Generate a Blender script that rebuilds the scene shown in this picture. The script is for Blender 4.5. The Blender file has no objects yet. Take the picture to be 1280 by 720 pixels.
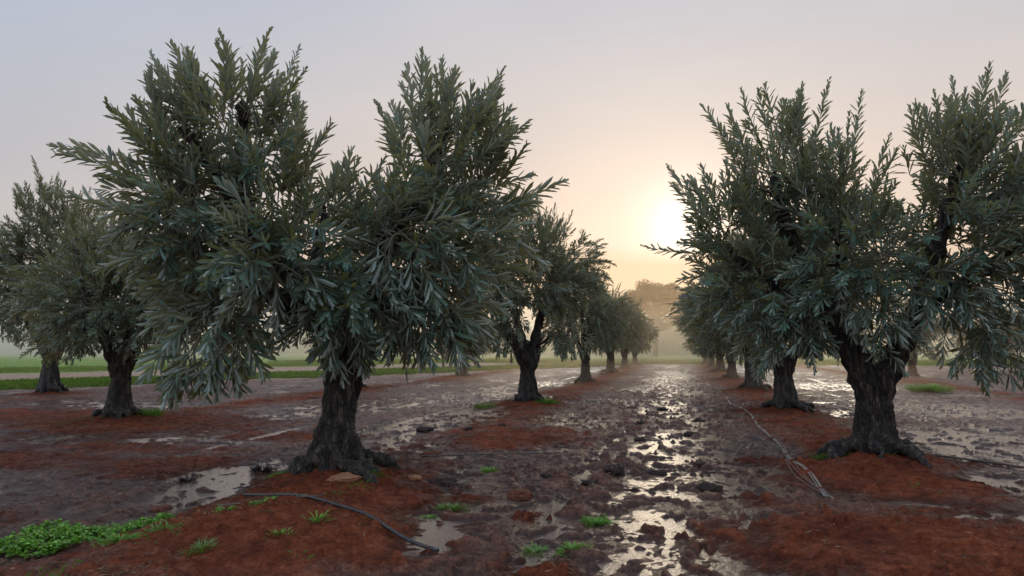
import bpy, math, random
import numpy as np
from mathutils import Vector, Matrix, noise as mnoise

random.seed(7)
rng = np.random.default_rng(7)
scene = bpy.context.scene
COL = scene.collection
PI = math.pi

# ---------------------------------------------------------------- helpers
def mesh_from(name, V, polys, mats=(), smooth=False, attrs=None, midx=None):
    """polys: list of int arrays (n,k)"""
    me = bpy.data.meshes.new(name)
    V = np.asarray(V, dtype=np.float32)
    me.vertices.add(len(V)); me.vertices.foreach_set('co', V.ravel())
    polys = [np.asarray(p, dtype=np.int32) for p in polys if len(p)]
    loops = np.concatenate([p.ravel() for p in polys])
    tot = np.concatenate([np.full(len(p), p.shape[1], dtype=np.int32) for p in polys])
    start = np.concatenate([[0], np.cumsum(tot)[:-1]]).astype(np.int32)
    me.loops.add(len(loops)); me.loops.foreach_set('vertex_index', loops)
    me.polygons.add(len(tot)); me.polygons.foreach_set('loop_start', start)
    try: me.polygons.foreach_set('loop_total', tot)
    except Exception: pass
    me.update(calc_edges=True)
    me.polygons.foreach_set('use_smooth', np.full(len(tot), smooth, dtype=bool))
    if attrs:
        for k, a in attrs.items():
            at = me.attributes.new(k, 'FLOAT', 'POINT')
            at.data.foreach_set('value', np.asarray(a, dtype=np.float32))
    for m in mats: me.materials.append(m)
    if midx is not None: me.polygons.foreach_set('material_index', np.asarray(midx, dtype=np.int32))
    me.validate(); me.update()
    return me

def obj(name, data, parent=None, **props):
    o = bpy.data.objects.new(name, data); COL.objects.link(o)
    if parent is not None: o.parent = parent
    for k, v in props.items(): o[k] = v
    return o

def thing(name, label, cat, loc=(0, 0, 0), rz=0, group=None, data=None, scale=1.0):
    o = bpy.data.objects.new(name, data); COL.objects.link(o)
    o.location = loc; o.rotation_euler = (0, 0, rz); o.scale = (scale,) * 3
    o['label'] = label; o['category'] = cat
    if group: o['group'] = group
    return o

def dup(root, loc, rz, label, scale=1.0):
    r = root.copy(); COL.objects.link(r)
    r.location = loc; r.rotation_euler = (0, 0, rz); r.scale = (scale,) * 3; r['label'] = label
    for ch in list(root.children):
        c = ch.copy(); COL.objects.link(c); c.parent = r
        for g in list(ch.children):
            d = g.copy(); COL.objects.link(d); d.parent = c
    return r

# numpy gradient noise ------------------------------------------------
_perm = np.random.default_rng(3).permutation(256)
_perm = np.concatenate([_perm, _perm])
_ang = np.random.default_rng(4).random(256) * 2 * PI
_gx, _gy = np.cos(_ang), np.sin(_ang)
def gnoise(x, y):
    xi = np.floor(x).astype(int); yi = np.floor(y).astype(int)
    xf, yf = x - xi, y - yi
    xi &= 255; yi &= 255
    u = xf * xf * xf * (xf * (xf * 6 - 15) + 10); v = yf * yf * yf * (yf * (yf * 6 - 15) + 10)
    def g(ix, iy, fx, fy):
        h = _perm[_perm[ix & 255] + (iy & 255)]
        return _gx[h] * fx + _gy[h] * fy
    a = g(xi, yi, xf, yf); b = g(xi + 1, yi, xf - 1, yf)
    c = g(xi, yi + 1, xf, yf - 1); d = g(xi + 1, yi + 1, xf - 1, yf - 1)
    return (a + (b - a) * u + ((c + (d - c) * u) - (a + (b - a) * u)) * v) * 1.5
def fbm(x, y, o=4, gain=.5, ox=0.):
    s = 0; a = 1; n = 0
    for i in range(o):
        s = s + a * gnoise(x * 2 ** i + 17.3 * i + ox, y * 2 ** i - 9.1 * i + ox * .7); n += a; a *= gain
    return s / n
def sstep(a, b, x):
    t = np.clip((x - a) / (b - a), 0, 1); return t * t * (3 - 2 * t)

# ---------------------------------------------------------------- materials
def new_mat(name):
    m = bpy.data.materials.new(name); m.use_nodes = True
    nt = m.node_tree
    for n in list(nt.nodes): nt.nodes.remove(n)
    out = nt.nodes.new('ShaderNodeOutputMaterial')
    return m, nt, out
def N(nt, t, **kw):
    n = nt.nodes.new(t)
    for k, v in kw.items():
        if k in n.inputs: n.inputs[k].default_value = v
        else: setattr(n, k, v)
    return n
def ramp(nt, fac, stops):
    r = nt.nodes.new('ShaderNodeValToRGB')
    e = r.color_ramp.elements
    while len(e) < len(stops): e.new(.5)
    for el, (p, c) in zip(e, stops):
        el.position = p; el.color = (*c, 1) if len(c) == 3 else c
    nt.links.new(fac, r.inputs[0]); return r.outputs[0]
def mix(nt, fac, a, b, mode='MIX'):
    m = nt.nodes.new('ShaderNodeMix'); m.data_type = 'RGBA'; m.blend_type = mode
    for i, v in ((0, fac), (6, a), (7, b)):
        if hasattr(v, 'links') or hasattr(v, 'is_linked'): nt.links.new(v, m.inputs[i])
        else: m.inputs[i].default_value = v if i == 0 else (*v, 1)
    return m.outputs[2]
def math_(nt, op, a, b=0.0, c=None):
    m = nt.nodes.new('ShaderNodeMath'); m.operation = op
    for i, v in enumerate((a, b, c)):
        if v is None: continue
        if hasattr(v, 'is_linked'): nt.links.new(v, m.inputs[i])
        else: m.inputs[i].default_value = v
    return m.outputs[0]

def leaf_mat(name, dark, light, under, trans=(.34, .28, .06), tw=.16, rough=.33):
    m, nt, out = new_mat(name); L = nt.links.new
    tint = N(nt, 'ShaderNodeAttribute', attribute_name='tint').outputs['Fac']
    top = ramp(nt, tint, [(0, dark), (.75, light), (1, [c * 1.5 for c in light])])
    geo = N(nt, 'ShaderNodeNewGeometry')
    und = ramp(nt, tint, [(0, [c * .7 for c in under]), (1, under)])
    col = mix(nt, geo.outputs['Backfacing'], top, und)
    p = N(nt, 'ShaderNodeBsdfPrincipled', Roughness=rough)
    p.inputs['Specular IOR Level'].default_value = .55
    L(col, p.inputs['Base Color'])
    t = N(nt, 'ShaderNodeBsdfTranslucent'); t.inputs[0].default_value = (*trans, 1)
    ms = N(nt, 'ShaderNodeMixShader'); ms.inputs[0].default_value = tw
    L(p.outputs[0], ms.inputs[1]); L(t.outputs[0], ms.inputs[2]); L(ms.outputs[0], out.inputs[0])
    return m

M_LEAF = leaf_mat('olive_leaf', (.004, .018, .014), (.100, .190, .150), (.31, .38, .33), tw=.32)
M_LEAF_FAR = leaf_mat('olive_leaf_far', (.012, .030, .018), (.115, .17, .11), (.23, .27, .20), tw=.25)
M_EUC = leaf_mat('gum_leaf', (.05, .05, .03), (.09, .085, .05), (.12, .11, .07), tw=.25)
M_WEED = leaf_mat('weed_leaf', (.07, .16, .012), (.15, .33, .025), (.14, .28, .04), trans=(.2, .4, .05), tw=.3)
M_GRASS = leaf_mat('grass_blade', (.06, .12, .02), (.13, .22, .04), (.12, .2, .04), trans=(.25, .35, .05), tw=.3)
M_DRY = leaf_mat('dry_litter', (.03, .014, .008), (.20, .12, .075), (.15, .09, .055), tw=.1, rough=.5)
M_TWIG = leaf_mat('olive_twig', (.10, .085, .05), (.16, .15, .09), (.12, .11, .07), tw=0)

def bark_mat(name, lo=(.004, .003, .002), mid=(.018, .0125, .009), hi=(.14, .11, .08), moss=True):
    m, nt, out = new_mat(name); L = nt.links.new
    tc = N(nt, 'ShaderNodeTexCoord')
    mp = N(nt, 'ShaderNodeMapping'); mp.inputs['Scale'].default_value = (1, 1, .3); L(tc.outputs['Object'], mp.inputs[0])
    n1 = N(nt, 'ShaderNodeTexNoise', Scale=16.0, Detail=8.0, Roughness=.68); L(mp.outputs[0], n1.inputs[0])
    n2 = N(nt, 'ShaderNodeTexNoise', Scale=3.5, Detail=4.0); L(tc.outputs['Object'], n2.inputs[0])
    v = N(nt, 'ShaderNodeTexVoronoi', Scale=26.0, feature='DISTANCE_TO_EDGE'); L(mp.outputs[0], v.inputs[0])
    c = ramp(nt, n1.outputs[0], [(.36, lo), (.51, mid), (.70, hi)])
    c = mix(nt, ramp(nt, v.outputs['Distance'], [(0, (.6,) * 3), (.10, (0,) * 3)]), c, lo)
    if moss:
        c = mix(nt, ramp(nt, n2.outputs[0], [(.58, (0,) * 3), (.72, (.55,) * 3)]), c, (.035, .042, .012))
        n3 = N(nt, 'ShaderNodeTexNoise', Scale=6.0, Detail=5.0); L(tc.outputs['Generated'], n3.inputs[0])
        c = mix(nt, ramp(nt, n3.outputs[0], [(.62, (0,) * 3), (.72, (.6,) * 3)]), c, (.13, .12, .11))
    p = N(nt, 'ShaderNodeBsdfPrincipled', Roughness=.62)
    L(c, p.inputs['Base Color'])
    hgt = math_(nt, 'ADD', n1.outputs[0], math_(nt, 'MULTIPLY', math_(nt, 'MINIMUM', v.outputs['Distance'], .15), 2.5))
    b = N(nt, 'ShaderNodeBump', Strength=.9, Distance=.035); L(hgt, b.inputs['Height'])
    L(b.outputs[0], p.inputs['Normal']); L(p.outputs[0], out.inputs[0])
    return m
M_BARK = bark_mat('olive_bark')

def plain_mat(name, a, b, scale=20., rough=.5, bump=.4, dist=.01, spec=.5):
    m, nt, out = new_mat(name); L = nt.links.new
    tc = N(nt, 'ShaderNodeTexCoord')
    n1 = N(nt, 'ShaderNodeTexNoise', Scale=scale, Detail=6.0, Roughness=.65); L(tc.outputs['Object'], n1.inputs[0])
    p = N(nt, 'ShaderNodeBsdfPrincipled', Roughness=rough); p.inputs['Specular IOR Level'].default_value = spec
    L(ramp(nt, n1.outputs[0], [(.35, a), (.65, b)]), p.inputs['Base Color'])
    bb = N(nt, 'ShaderNodeBump', Strength=bump, Distance=dist); L(n1.outputs[0], bb.inputs['Height'])
    L(bb.outputs[0], p.inputs['Normal']); L(p.outputs[0], out.inputs[0])
    return m

# ---------------------------------------------------------------- terrain
TREES = [(-3.79, 7.23), (-3.83, 17.9), (-3.76, 29.4), (-3.74, 40.7), (-3.70, 52.0), (-3.6, 63.5),
         (2.49, 9.82), (2.49, 17.31), (2.62, 25.33), (2.63, 34.8), (2.7, 44.5), (2.7, 55.0), (2.7, 66),
         (-11.0, 11.78), (-19.8, 18.28), (-11.2, 22.6), (-11.3, 34.0), (10.4, 33), (13, 46), (19.5, 52)]
# puddle hollows: x, y, rx, ry, depth
HOLL = [(0.0, 10.8, .75, 2.4, .038), (-.05, 7.2, .7, 1.8, .034), (-.15, 18, .6, 3.0, .03), (-.2, 38, 1.0, 10, .015), (-.1, 26, .5, 2.5, .02), (-.35, 5.0, .45, .7, .03), (.55, 8.7, .5, 1.0, .03),
        (-4.2, 10.0, 1.0, 1.2, .07), (-3.3, 9.2, .5, .5, .05), (-4.5, 14.2, 1.1, 2.4, .07), (-2.9, 14.6, .5, 1.0, .05), (-5.3, 29.7, 1.3, 2.2, .06), (-10.0, 28, 2.0, 2.0, .05), (-5.15, 7.4, .75, .9, .075), (-4.75, 6.1, .42, .85, .08), (-4.55, 5.1, .28, .6, .06), (-5.1, 11.9, .9, 1.1, .05), (-7.0, 5.6, .7, .6, .05),
        (-10.9, 9.6, 1.6, .9, .08), (-8.4, 16, 1.6, 2.4, .045), (-7.6, 9.7, 1.3, .9, .02), (-6.5, 21, 1.2, 3, .05), (-2.25, 5.85, .42, .45, .085), (-1.95, 5.2, .3, .45, .06), (-1.55, 6.5, .45, .6, .045), (-1.0, 5.6, .35, .5, .04),
        (2.95, 7.0, .8, .36, .085), (2.15, 7.5, .6, .22, .075), (3.7, 8.9, .8, .5, .08), (4.6, 7.9, .7, .4, .07), (3.5, 17.3, .9, .9, .06), (4.7, 12.2, 1.3, 2.2, .06), (5.9, 9.8, 1.5, 1.4, .06), (10, 25, 2.4, .9, .07), (7, 19, 1.6, 2.2, .04),
        (6.3, 30, 2.5, 3, .04), (1.65, 7.5, .22, .25, .035), (-14.5, 15.5, 2.5, 1.0, .05)]
RED = [(-2.68, 11.3, .85, 1.3, .9), (1.4, 5.7, 1.1, .85, 1.), (2.2, 8.6, 1.0, .8, 1.), (-2.9, 4.9, 1.0, .9, 1.), (-3.3, 6.4, 1.0, .8, 1.), (-6.4, 7.6, 1.2, .8, .8), (-10.5, 12, 3.0, 2.0, .7), (-6.5, 10.6, 1.3, .7, .7), (-14, 12.5, 3, 1.6, .8), (3.3, 6.0, .8, .7, .8),
       (-1.3, 6.1, .18, .2, .9), (-2.05, 6.7, .25, .2, .9), (-.9, 4.6, .3, .3, .8), (4.2, 8.0, .9, .35, .8), (.95, 9.8, .45, .35, .8), (2.49, 17.1, 1.1, .8, .8), (2.6, 25, 1.2, 1.0, .8), (-8.2, 12.6, 1.6, .5, .5), (.1, 4.4, .3, .25, .7), (2.6, 5.2, 1.2, .7, .9), (4.4, 6.6, 1.2, .8, .8), (-8.0, 9.0, 2.0, .6, .6), (-9, 7.6, 1.8, .8, .7), (3.4, 10.2, 1.0, .4, .6), (-6.0, 4.8, .8, .5, .5), (.7, 7.2, .3, .3, .6)]
def edge_dist(x, y):                 # distance beyond the orchard's left boundary track
    return (-.919 * (x + 22.3) + .395 * (y - 22.5))
def wetness(x, y):
    w = sstep(.10, .30, fbm(x * .62 + 3, y * .34, 4, .6, 121) + .17 * np.exp(-((x + .1) / 1.9) ** 2))
    for px, py, rx, ry, d in HOLL:
        w = np.maximum(w, .9 * np.exp(-(((x - px) / rx / 1.1) ** 2 + ((y - py) / ry / 1.1) ** 2) ** 2))
    for px, py, rx, ry, a in RED:
        w = w * (1 - .9 * a * np.exp(-(((x - px) / rx) ** 2 + ((y - py) / ry) ** 2) ** 2))
    for tx, ty in TREES: w = w * (1 - np.exp(-((x - tx) ** 2 + (y - ty) ** 2) / .9 ** 2))
    return w
def height(x, y):
    x = np.asarray(x, float); y = np.asarray(y, float)
    wx = x + .25 * gnoise(x * 1.7, y * 1.7 + 5); wy = y + .25 * gnoise(x * 1.7 + 9, y * 1.7)
    h = .020 + .038 * fbm(x * .55, y * .4, 3) + .026 * fbm(wx * 2.1, wy * 1.7, 3, .55, 3)
    fine = np.clip(1.2 - y / 60, .5, 1)
    rid = 1 - np.abs(fbm(wx * 3.1, wy * 2.6, 3, .55, 11)) * 2.6
    h = h + .018 * rid * fine
    rough = sstep(-.25, .35, fbm(x * .8, y * .8, 2, .5, 21))
    cl = np.abs(fbm(wx * 7.5, wy * 7, 3, .6, 31))
    h = h + (.012 + .04 * rough) * (cl - .12) * fine
    h = h + .010 * np.clip(1 - y / 25, 0, 1) * fbm(x * 24, y * 24, 2, .6, 41)
    h = h + .016 * np.maximum(fbm(wx * 13, wy * 12, 2, .5, 51) - .12, 0) * 3 * np.clip(1.3 - y / 25, 0, 1)
    # aisle between the two main rows is lower
    h = h - .012 * np.exp(-((x + .1) / 1.2) ** 2) - .010 * np.exp(-((x + 7.4) / 2.2) ** 2) - .012 * np.exp(-((x - 6) / 2.2) ** 2)
    ais = np.exp(-((x + .2) / 2.3) ** 2)
    cf = fbm(wx * 4.6 + 40, wy * 3.8, 3, .6, 101)
    h = h + (.25 + .75 * ais) * .062 * sstep(.12, .42, cf) * (1 + .5 * gnoise(x * 19, y * 19))
    h = h + .05 * np.clip((y - 9) / 8, 0, 1) * fbm(wx * 1.6 + 7, wy * .9, 3, .6, 111)
    for rx, ph in ((-6.9, 0.), (-5.35, .3), (5.0, 1.1), (6.5, 1.3), (-.95, 2.), (.8, 2.2)):
        xr = rx + .18 * np.sin(y * .33 + ph) + .05 * gnoise(x * 0 + rx, y * 1.1)
        am = sstep(-.35, .25, gnoise(x * 0 + rx * 3.3, y * .22 + ph))
        h = h + am * (-.034 * np.exp(-((x - xr) / .13) ** 2) + .020 * np.exp(-((np.abs(x - xr) - .24) / .09) ** 2))
    # berms under the rows
    for rx, a, w in ((-3.6, .055, .8), (2.5, .055, .8), (-11.2, .06, 1.0), (10.4, .05, 1.0), (-19.5, .05, 1.2)):
        h = h + a * np.exp(-((x - rx) / w) ** 2)
    for tx, ty in TREES:
        h = h + .10 * np.exp(-(((x - tx) ** 2 + (y - ty) ** 2) / .75 ** 2)) 
    # red mound in the left foreground
    h = h + .11 * np.exp(-(((x + 3.0) / .85) ** 2 + ((y - 5.1) / 1.1) ** 2) ** 1.6)
    h = h + .05 * np.exp(-(((x - 1.6) / 1.1) ** 2 + ((y - 5.7) / .8) ** 2) ** 1.5)
    for px, py, rx, ry, d in HOLL:
        q = ((x - px) / rx) ** 2 + ((y - py) / ry) ** 2
        h = h - .8 * d * np.exp(-q ** 1.5)
    w = wetness(x, y)
    hw = -.003 + .050 * fbm(wx * 1.9 + 4, wy * 1.3, 4, .65, 131) + .045 * sstep(.10, .40, cf) + .024 * np.maximum(fbm(x * 8, y * 7, 3, .65, 141), -.15)
    h = h * (1 - .93 * w) + .93 * w * hw
    ed = edge_dist(x, y)
    g = np.maximum(sstep(-.5, 2.0, ed), sstep(66, 72, y + 1.5 * fbm(x * .3, y * .3, 2)))
    h = h * (1 - g) + g * (.10 + .05 * fbm(x * .3, y * .3, 2))
    h = np.where(y > 110, np.maximum(h, .1), h)
    return h
def hz(x, y): return float(height(np.array([x]), np.array([y]))[0])

def nonuni(a, b, fine_a, fine_b, d0, growth, dmax):
    """coordinates from a to b with step d0 in [fine_a, fine_b] growing outside"""
    xs = list(np.arange(fine_a, fine_b, d0)); d = d0; v = xs[-1]
    while v < b: d = min(d * growth, dmax); v += d; xs.append(v)
    d = d0; v = fine_a; lo = []
    while v > a: d = min(d * growth, dmax); v -= d; lo.append(v)
    return np.array(lo[::-1] + xs)
X = nonuni(-900, 900, -5.6, 4.4, .0160, 1.013, 60)
Y = nonuni(-30, 1500, 3.6, 7.5, .015, 1.0060, 60)
gx, gy = np.meshgrid(X, Y)
fx, fy = gx.ravel(), gy.ravel()
H = height(fx, fy)
nx, ny = len(X), len(Y)
print('ground', nx, ny, nx * ny)
idx = np.arange(nx * ny).reshape(ny, nx)
quads = np.stack([idx[:-1, :-1], idx[:-1, 1:], idx[1:, 1:], idx[1:, :-1]], -1).reshape(-1, 4)
red = np.zeros_like(fx)
for px, py, rx, ry, a in RED:
    red = np.maximum(red, a * np.exp(-(((fx - px) / rx / 1.2) ** 2 + ((fy - py) / ry / 1.15) ** 2) ** 1.1))
for rx in (-3.6, 2.5, -11.2, 10.4): red = np.maximum(red, .50 * np.exp(-((fx - rx + .3 * gnoise(fy * .5, fx * 0 + rx)) / 1.0) ** 2))
for tx, ty in TREES: red = np.maximum(red, .75 * np.exp(-(((fx - tx) / 1.2) ** 2 + ((fy - ty) / 1.1) ** 2)))
red = np.clip(red + .45 * fbm(fx * 2.3, fy * 2.1, 4, .65, 61) * np.clip(red * 4, 0, 1) + .55 * np.maximum(fbm(fx * 1.1, fy * .8, 4, .6, 71) - .05, 0), 0, 1)
ed = edge_dist(fx, fy)
wob = 1.2 * fbm(fx * .35, fy * .35, 3)
far_g = sstep(68, 70, fy + wob * 2)
gr = np.maximum(sstep(.2, 1.0, ed + wob * .4), far_g)
path = sstep(5.0, 5.8, ed + wob * .5) * (1 - sstep(17, 18.5, ed + wob)) * (1 - far_g)
gr = gr * (1 - path)
path = np.maximum(path, sstep(-.9, -.3, ed + wob * .4) * (1 - sstep(.0, .5, ed + wob * .4)) * .8)
M_GROUND, nt, out = new_mat('wet_red_earth'); L = nt.links.new
geo = N(nt, 'ShaderNodeNewGeometry'); pos = geo.outputs['Position']
sep = N(nt, 'ShaderNodeSeparateXYZ'); L(pos, sep.inputs[0]); zz = sep.outputs[2]
att = lambda k: N(nt, 'ShaderNodeAttribute', attribute_name=k).outputs['Fac']
n1 = N(nt, 'ShaderNodeTexNoise', Scale=9.0, Detail=9.0, Roughness=.7); L(pos, n1.inputs[0])
n2 = N(nt, 'ShaderNodeTexNoise', Scale=38.0, Detail=7.0, Roughness=.75); L(pos, n2.inputs[0])
n3 = N(nt, 'ShaderNodeTexNoise', Scale=1.3, Detail=5.0, Roughness=.6); L(pos, n3.inputs[0])
mud = ramp(nt, n1.outputs[0], [(.3, (.034, .0115, .006)), (.5, (.120, .043, .021)), (.76, (.24, .115, .068))])
redc = ramp(nt, n1.outputs[0], [(.3, (.06, .014, .006)), (.52, (.165, .040, .015)), (.78, (.28, .085, .038))])
rf = math_(nt, 'ADD', att('red'), math_(nt, 'MULTIPLY', math_(nt, 'SUBTRACT', n3.outputs[0], .5), .55))
rf = math_(nt, 'MULTIPLY', ramp(nt, rf, [(.22, (0,) * 3), (.55, (1,) * 3)]), .94)
c = mix(nt, rf, mud, redc)
spk = ramp(nt, n2.outputs[0], [(.36, (.22,) * 3), (.48, (.9,) * 3), (.68, (1.9,) * 3)])
c = mix(nt, math_(nt, 'MULTIPLY_ADD', rf, -.62, 1.0), c, spk, 'MULTIPLY')
lg = ramp(nt, n3.outputs[0], [(.32, (.62, .60, .60)), (.55, (1,) * 3), (.72, (1.25, 1.2, 1.15))]); c = mix(nt, 1.0, c, lg, 'MULTIPLY')
wetm = ramp(nt, math_(nt, 'MULTIPLY', zz, 10.0), [(.0, (.45,) * 3), (.22, (.55,) * 3), (.6, (1,) * 3)]); c = mix(nt, 1.0, c, wetm, 'MULTIPLY')
grc = ramp(nt, n1.outputs[0], [(.3, (.06, .12, .018)), (.7, (.15, .27, .045))])
c = mix(nt, att('grass'), c, grc)
pac = ramp(nt, n3.outputs[0], [(.3, (.20, .125, .08)), (.7, (.32, .21, .14))])
c = mix(nt, att('path'), c, pac)
dryz = ramp(nt, math_(nt, 'ADD', math_(nt, 'MULTIPLY', zz, 6.0), math_(nt, 'MULTIPLY', math_(nt, 'SUBTRACT', n1.outputs[0], .5), .9)), [(.10, (0,) * 3), (.60, (1,) * 3)])
rg = math_(nt, 'MULTIPLY_ADD', dryz, .30, .50)
rg = math_(nt, 'ADD', rg, math_(nt, 'MULTIPLY', rf, .22)); rg = math_(nt, 'ADD', rg, math_(nt, 'MULTIPLY', att('wet'), -.20))
rg = math_(nt, 'ADD', rg, math_(nt, 'MULTIPLY', math_(nt, 'SUBTRACT', n1.outputs[0], .5), -1.4))
rg = math_(nt, 'MAXIMUM', rg, math_(nt, 'MULTIPLY', math_(nt, 'MAXIMUM', att('grass'), att('path')), .9))
p = N(nt, 'ShaderNodeBsdfPrincipled'); L(c, p.inputs['Base Color']); L(rg, p.inputs['Roughness'])
L(math_(nt, 'MULTIPLY_ADD', math_(nt, 'MAXIMUM', rf, att('grass')), -.28, .42), p.inputs['Specular IOR Level'])
b1 = N(nt, 'ShaderNodeBump', Strength=.9, Distance=.05); L(n1.outputs[0], b1.inputs['Height'])
b2 = N(nt, 'ShaderNodeBump', Strength=.7, Distance=.018); L(n2.outputs[0], b2.inputs['Height']); L(b1.outputs[0], b2.inputs['Normal'])
L(b2.outputs[0], p.inputs['Normal']); L(p.outputs[0], out.inputs[0])
g_me = mesh_from('ground', np.stack([fx, fy, H], 1), [quads], [M_GROUND], True, {'red': red, 'grass': gr, 'path': path, 'wet': wetness(fx, fy)})
obj('ground', g_me, kind='structure')

M_WATER, nt, out = new_mat('muddy_water'); L = nt.links.new
geo = N(nt, 'ShaderNodeNewGeometry'); pos = geo.outputs['Position']
n1 = N(nt, 'ShaderNodeTexNoise', Scale=22.0, Detail=5.0, Roughness=.6); L(pos, n1.inputs[0])
n2 = N(nt, 'ShaderNodeTexNoise', Scale=6.0, Detail=6.0, Roughness=.65); L(pos, n2.inputs[0])
p = N(nt, 'ShaderNodeBsdfPrincipled')
L(ramp(nt, n2.outputs[0], [(.35, (.05, .034, .027)), (.65, (.11, .075, .06))]), p.inputs['Base Color'])
L(math_(nt, 'MULTIPLY_ADD', ramp(nt, n2.outputs[0], [(.45, (0,) * 3), (.66, (1,) * 3)]), .22, .07), p.inputs['Roughness'])
p.inputs['IOR'].default_value = 1.5; p.inputs['Specular IOR Level'].default_value = .5
b = N(nt, 'ShaderNodeBump', Strength=.6, Distance=.012); L(n1.outputs[0], b.inputs['Height'])
L(b.outputs[0], p.inputs['Normal']); L(p.outputs[0], out.inputs[0])
wx_ = np.array([[-60, -20, 0], [60, -20, 0], [60, 108, 0], [-60, 108, 0]], float)
obj('puddle_water', mesh_from('puddle_water', wx_, [[[0, 1, 2, 3]]], [M_WATER]), kind='structure')

# ---------------------------------------------------------------- wood building
class Tubes:
    def __init__(s): s.V = []; s.F = []; s.n = 0
    def add(s, pts, rads, sides=6, cap=True):
        pts = [Vector(p) for p in pts]; base = s.n
        t = (pts[1] - pts[0]).normalized()
        up = Vector((1, 0, 0)) if abs(t.z) > .8 else Vector((0, 0, 1))
        a = t.cross(up).normalized()
        for i, p in enumerate(pts):
            if i == 0: tt = t
            elif i == len(pts) - 1: tt = (pts[i] - pts[i - 1]).normalized()
            else: tt = (pts[i + 1] - pts[i - 1]).normalized()
            a = (a - tt * a.dot(tt)); a = a.normalized() if a.length > 1e-6 else tt.orthogonal().normalized()
            b = tt.cross(a)
            for k in range(sides):
                an = 2 * PI * k / sides
                s.V.append(p + (a * math.cos(an) + b * math.sin(an)) * rads[i])
        s.n += len(pts) * sides
        for i in range(len(pts) - 1):
            for k in range(sides):
                k2 = (k + 1) % sides
                s.F.append((base + i * sides + k, base + i * sides + k2, base + (i + 1) * sides + k2, base + (i + 1) * sides + k))
        if cap:
            c0 = s.n; s.V.append(pts[0]); s.V.append(pts[-1]); s.n += 2
            e = base + (len(pts) - 1) * sides
            s.T = getattr(s, 'T', [])
            for k in range(sides):
                k2 = (k + 1) % sides
                s.T.append((base + k2, base + k, c0)); s.T.append((e + k, e + k2, c0 + 1))
    def mesh(s, name, mat, smooth=True):
        V = np.array([tuple(v) for v in s.V]); T = getattr(s, 'T', [])
        attrs = {'tint': rng.random(len(V)) * .2 + .4}
        return mesh_from(name, V, [np.array(s.F)] + ([np.array(T)] if T else []), [mat], smooth, attrs)

def smooth_path(pts, rads, n=5):
    P = [Vector(p) for p in pts]; out = []; ro = []
    for i in range(len(P) - 1):
        p0 = P[max(i - 1, 0)]; p1 = P[i]; p2 = P[i + 1]; p3 = P[min(i + 2, len(P) - 1)]
        for k in range(n):
            t = k / n
            out.append(.5 * ((2 * p1) + (p2 - p0) * t + (2 * p0 - 5 * p1 + 4 * p2 - p3) * t * t + (3 * p1 - p0 - 3 * p2 + p3) * t ** 3))
            ro.append(rads[i] + (rads[i + 1] - rads[i]) * t)
    out.append(P[-1]); ro.append(rads[-1]); return out, ro

def remeshed(tb, voxel, disp, seed, name):
    me = tb.mesh('tmp', M_BARK)
    o = bpy.data.objects.new('tmp', me); COL.objects.link(o)
    md = o.modifiers.new('r', 'REMESH'); md.mode = 'VOXEL'; md.voxel_size = voxel; md.use_smooth_shade = True
    ms = o.modifiers.new('s', 'SMOOTH'); ms.iterations = 3; ms.factor = .5
    dg = bpy.context.evaluated_depsgraph_get()
    ev = o.evaluated_get(dg)
    m2 = bpy.data.meshes.new_from_object(ev, depsgraph=dg)
    bpy.data.objects.remove(o); bpy.data.meshes.remove(me)
    co = np.empty(len(m2.vertices) * 3, np.float32); m2.vertices.foreach_get('co', co); co = co.reshape(-1, 3)
    no = np.empty_like(co).ravel(); m2.vertices.foreach_get('normal', no); no = no.reshape(-1, 3)
    so = seed * 13.7
    for i in range(len(co)):
        x, y, z = map(float, co[i])
        tw_ = .7 * z; x2, y2 = x * math.cos(tw_) - y * math.sin(tw_), x * math.sin(tw_) + y * math.cos(tw_)
        d = .55 - abs(mnoise.noise((x2 * 6 + so, y2 * 6, z * 1.1))) * 3.0
        d += .55 * mnoise.noise((x * 13 + so, y * 13, z * 4.5))
        d += .35 * mnoise.noise((x * 30, y * 30 + so, z * 12))
        d += .9 * max(0, mnoise.noise((x * 3.2, y * 3.2, z * 3.2 + so)) - .15)
        co[i] += no[i] * disp * d
    m2.vertices.foreach_set('co', co.ravel()); m2.name = name
    m2.materials.clear(); m2.materials.append(M_BARK)
    m2.polygons.foreach_set('use_smooth', np.ones(len(m2.polygons), bool)); m2.update()
    return m2

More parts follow.
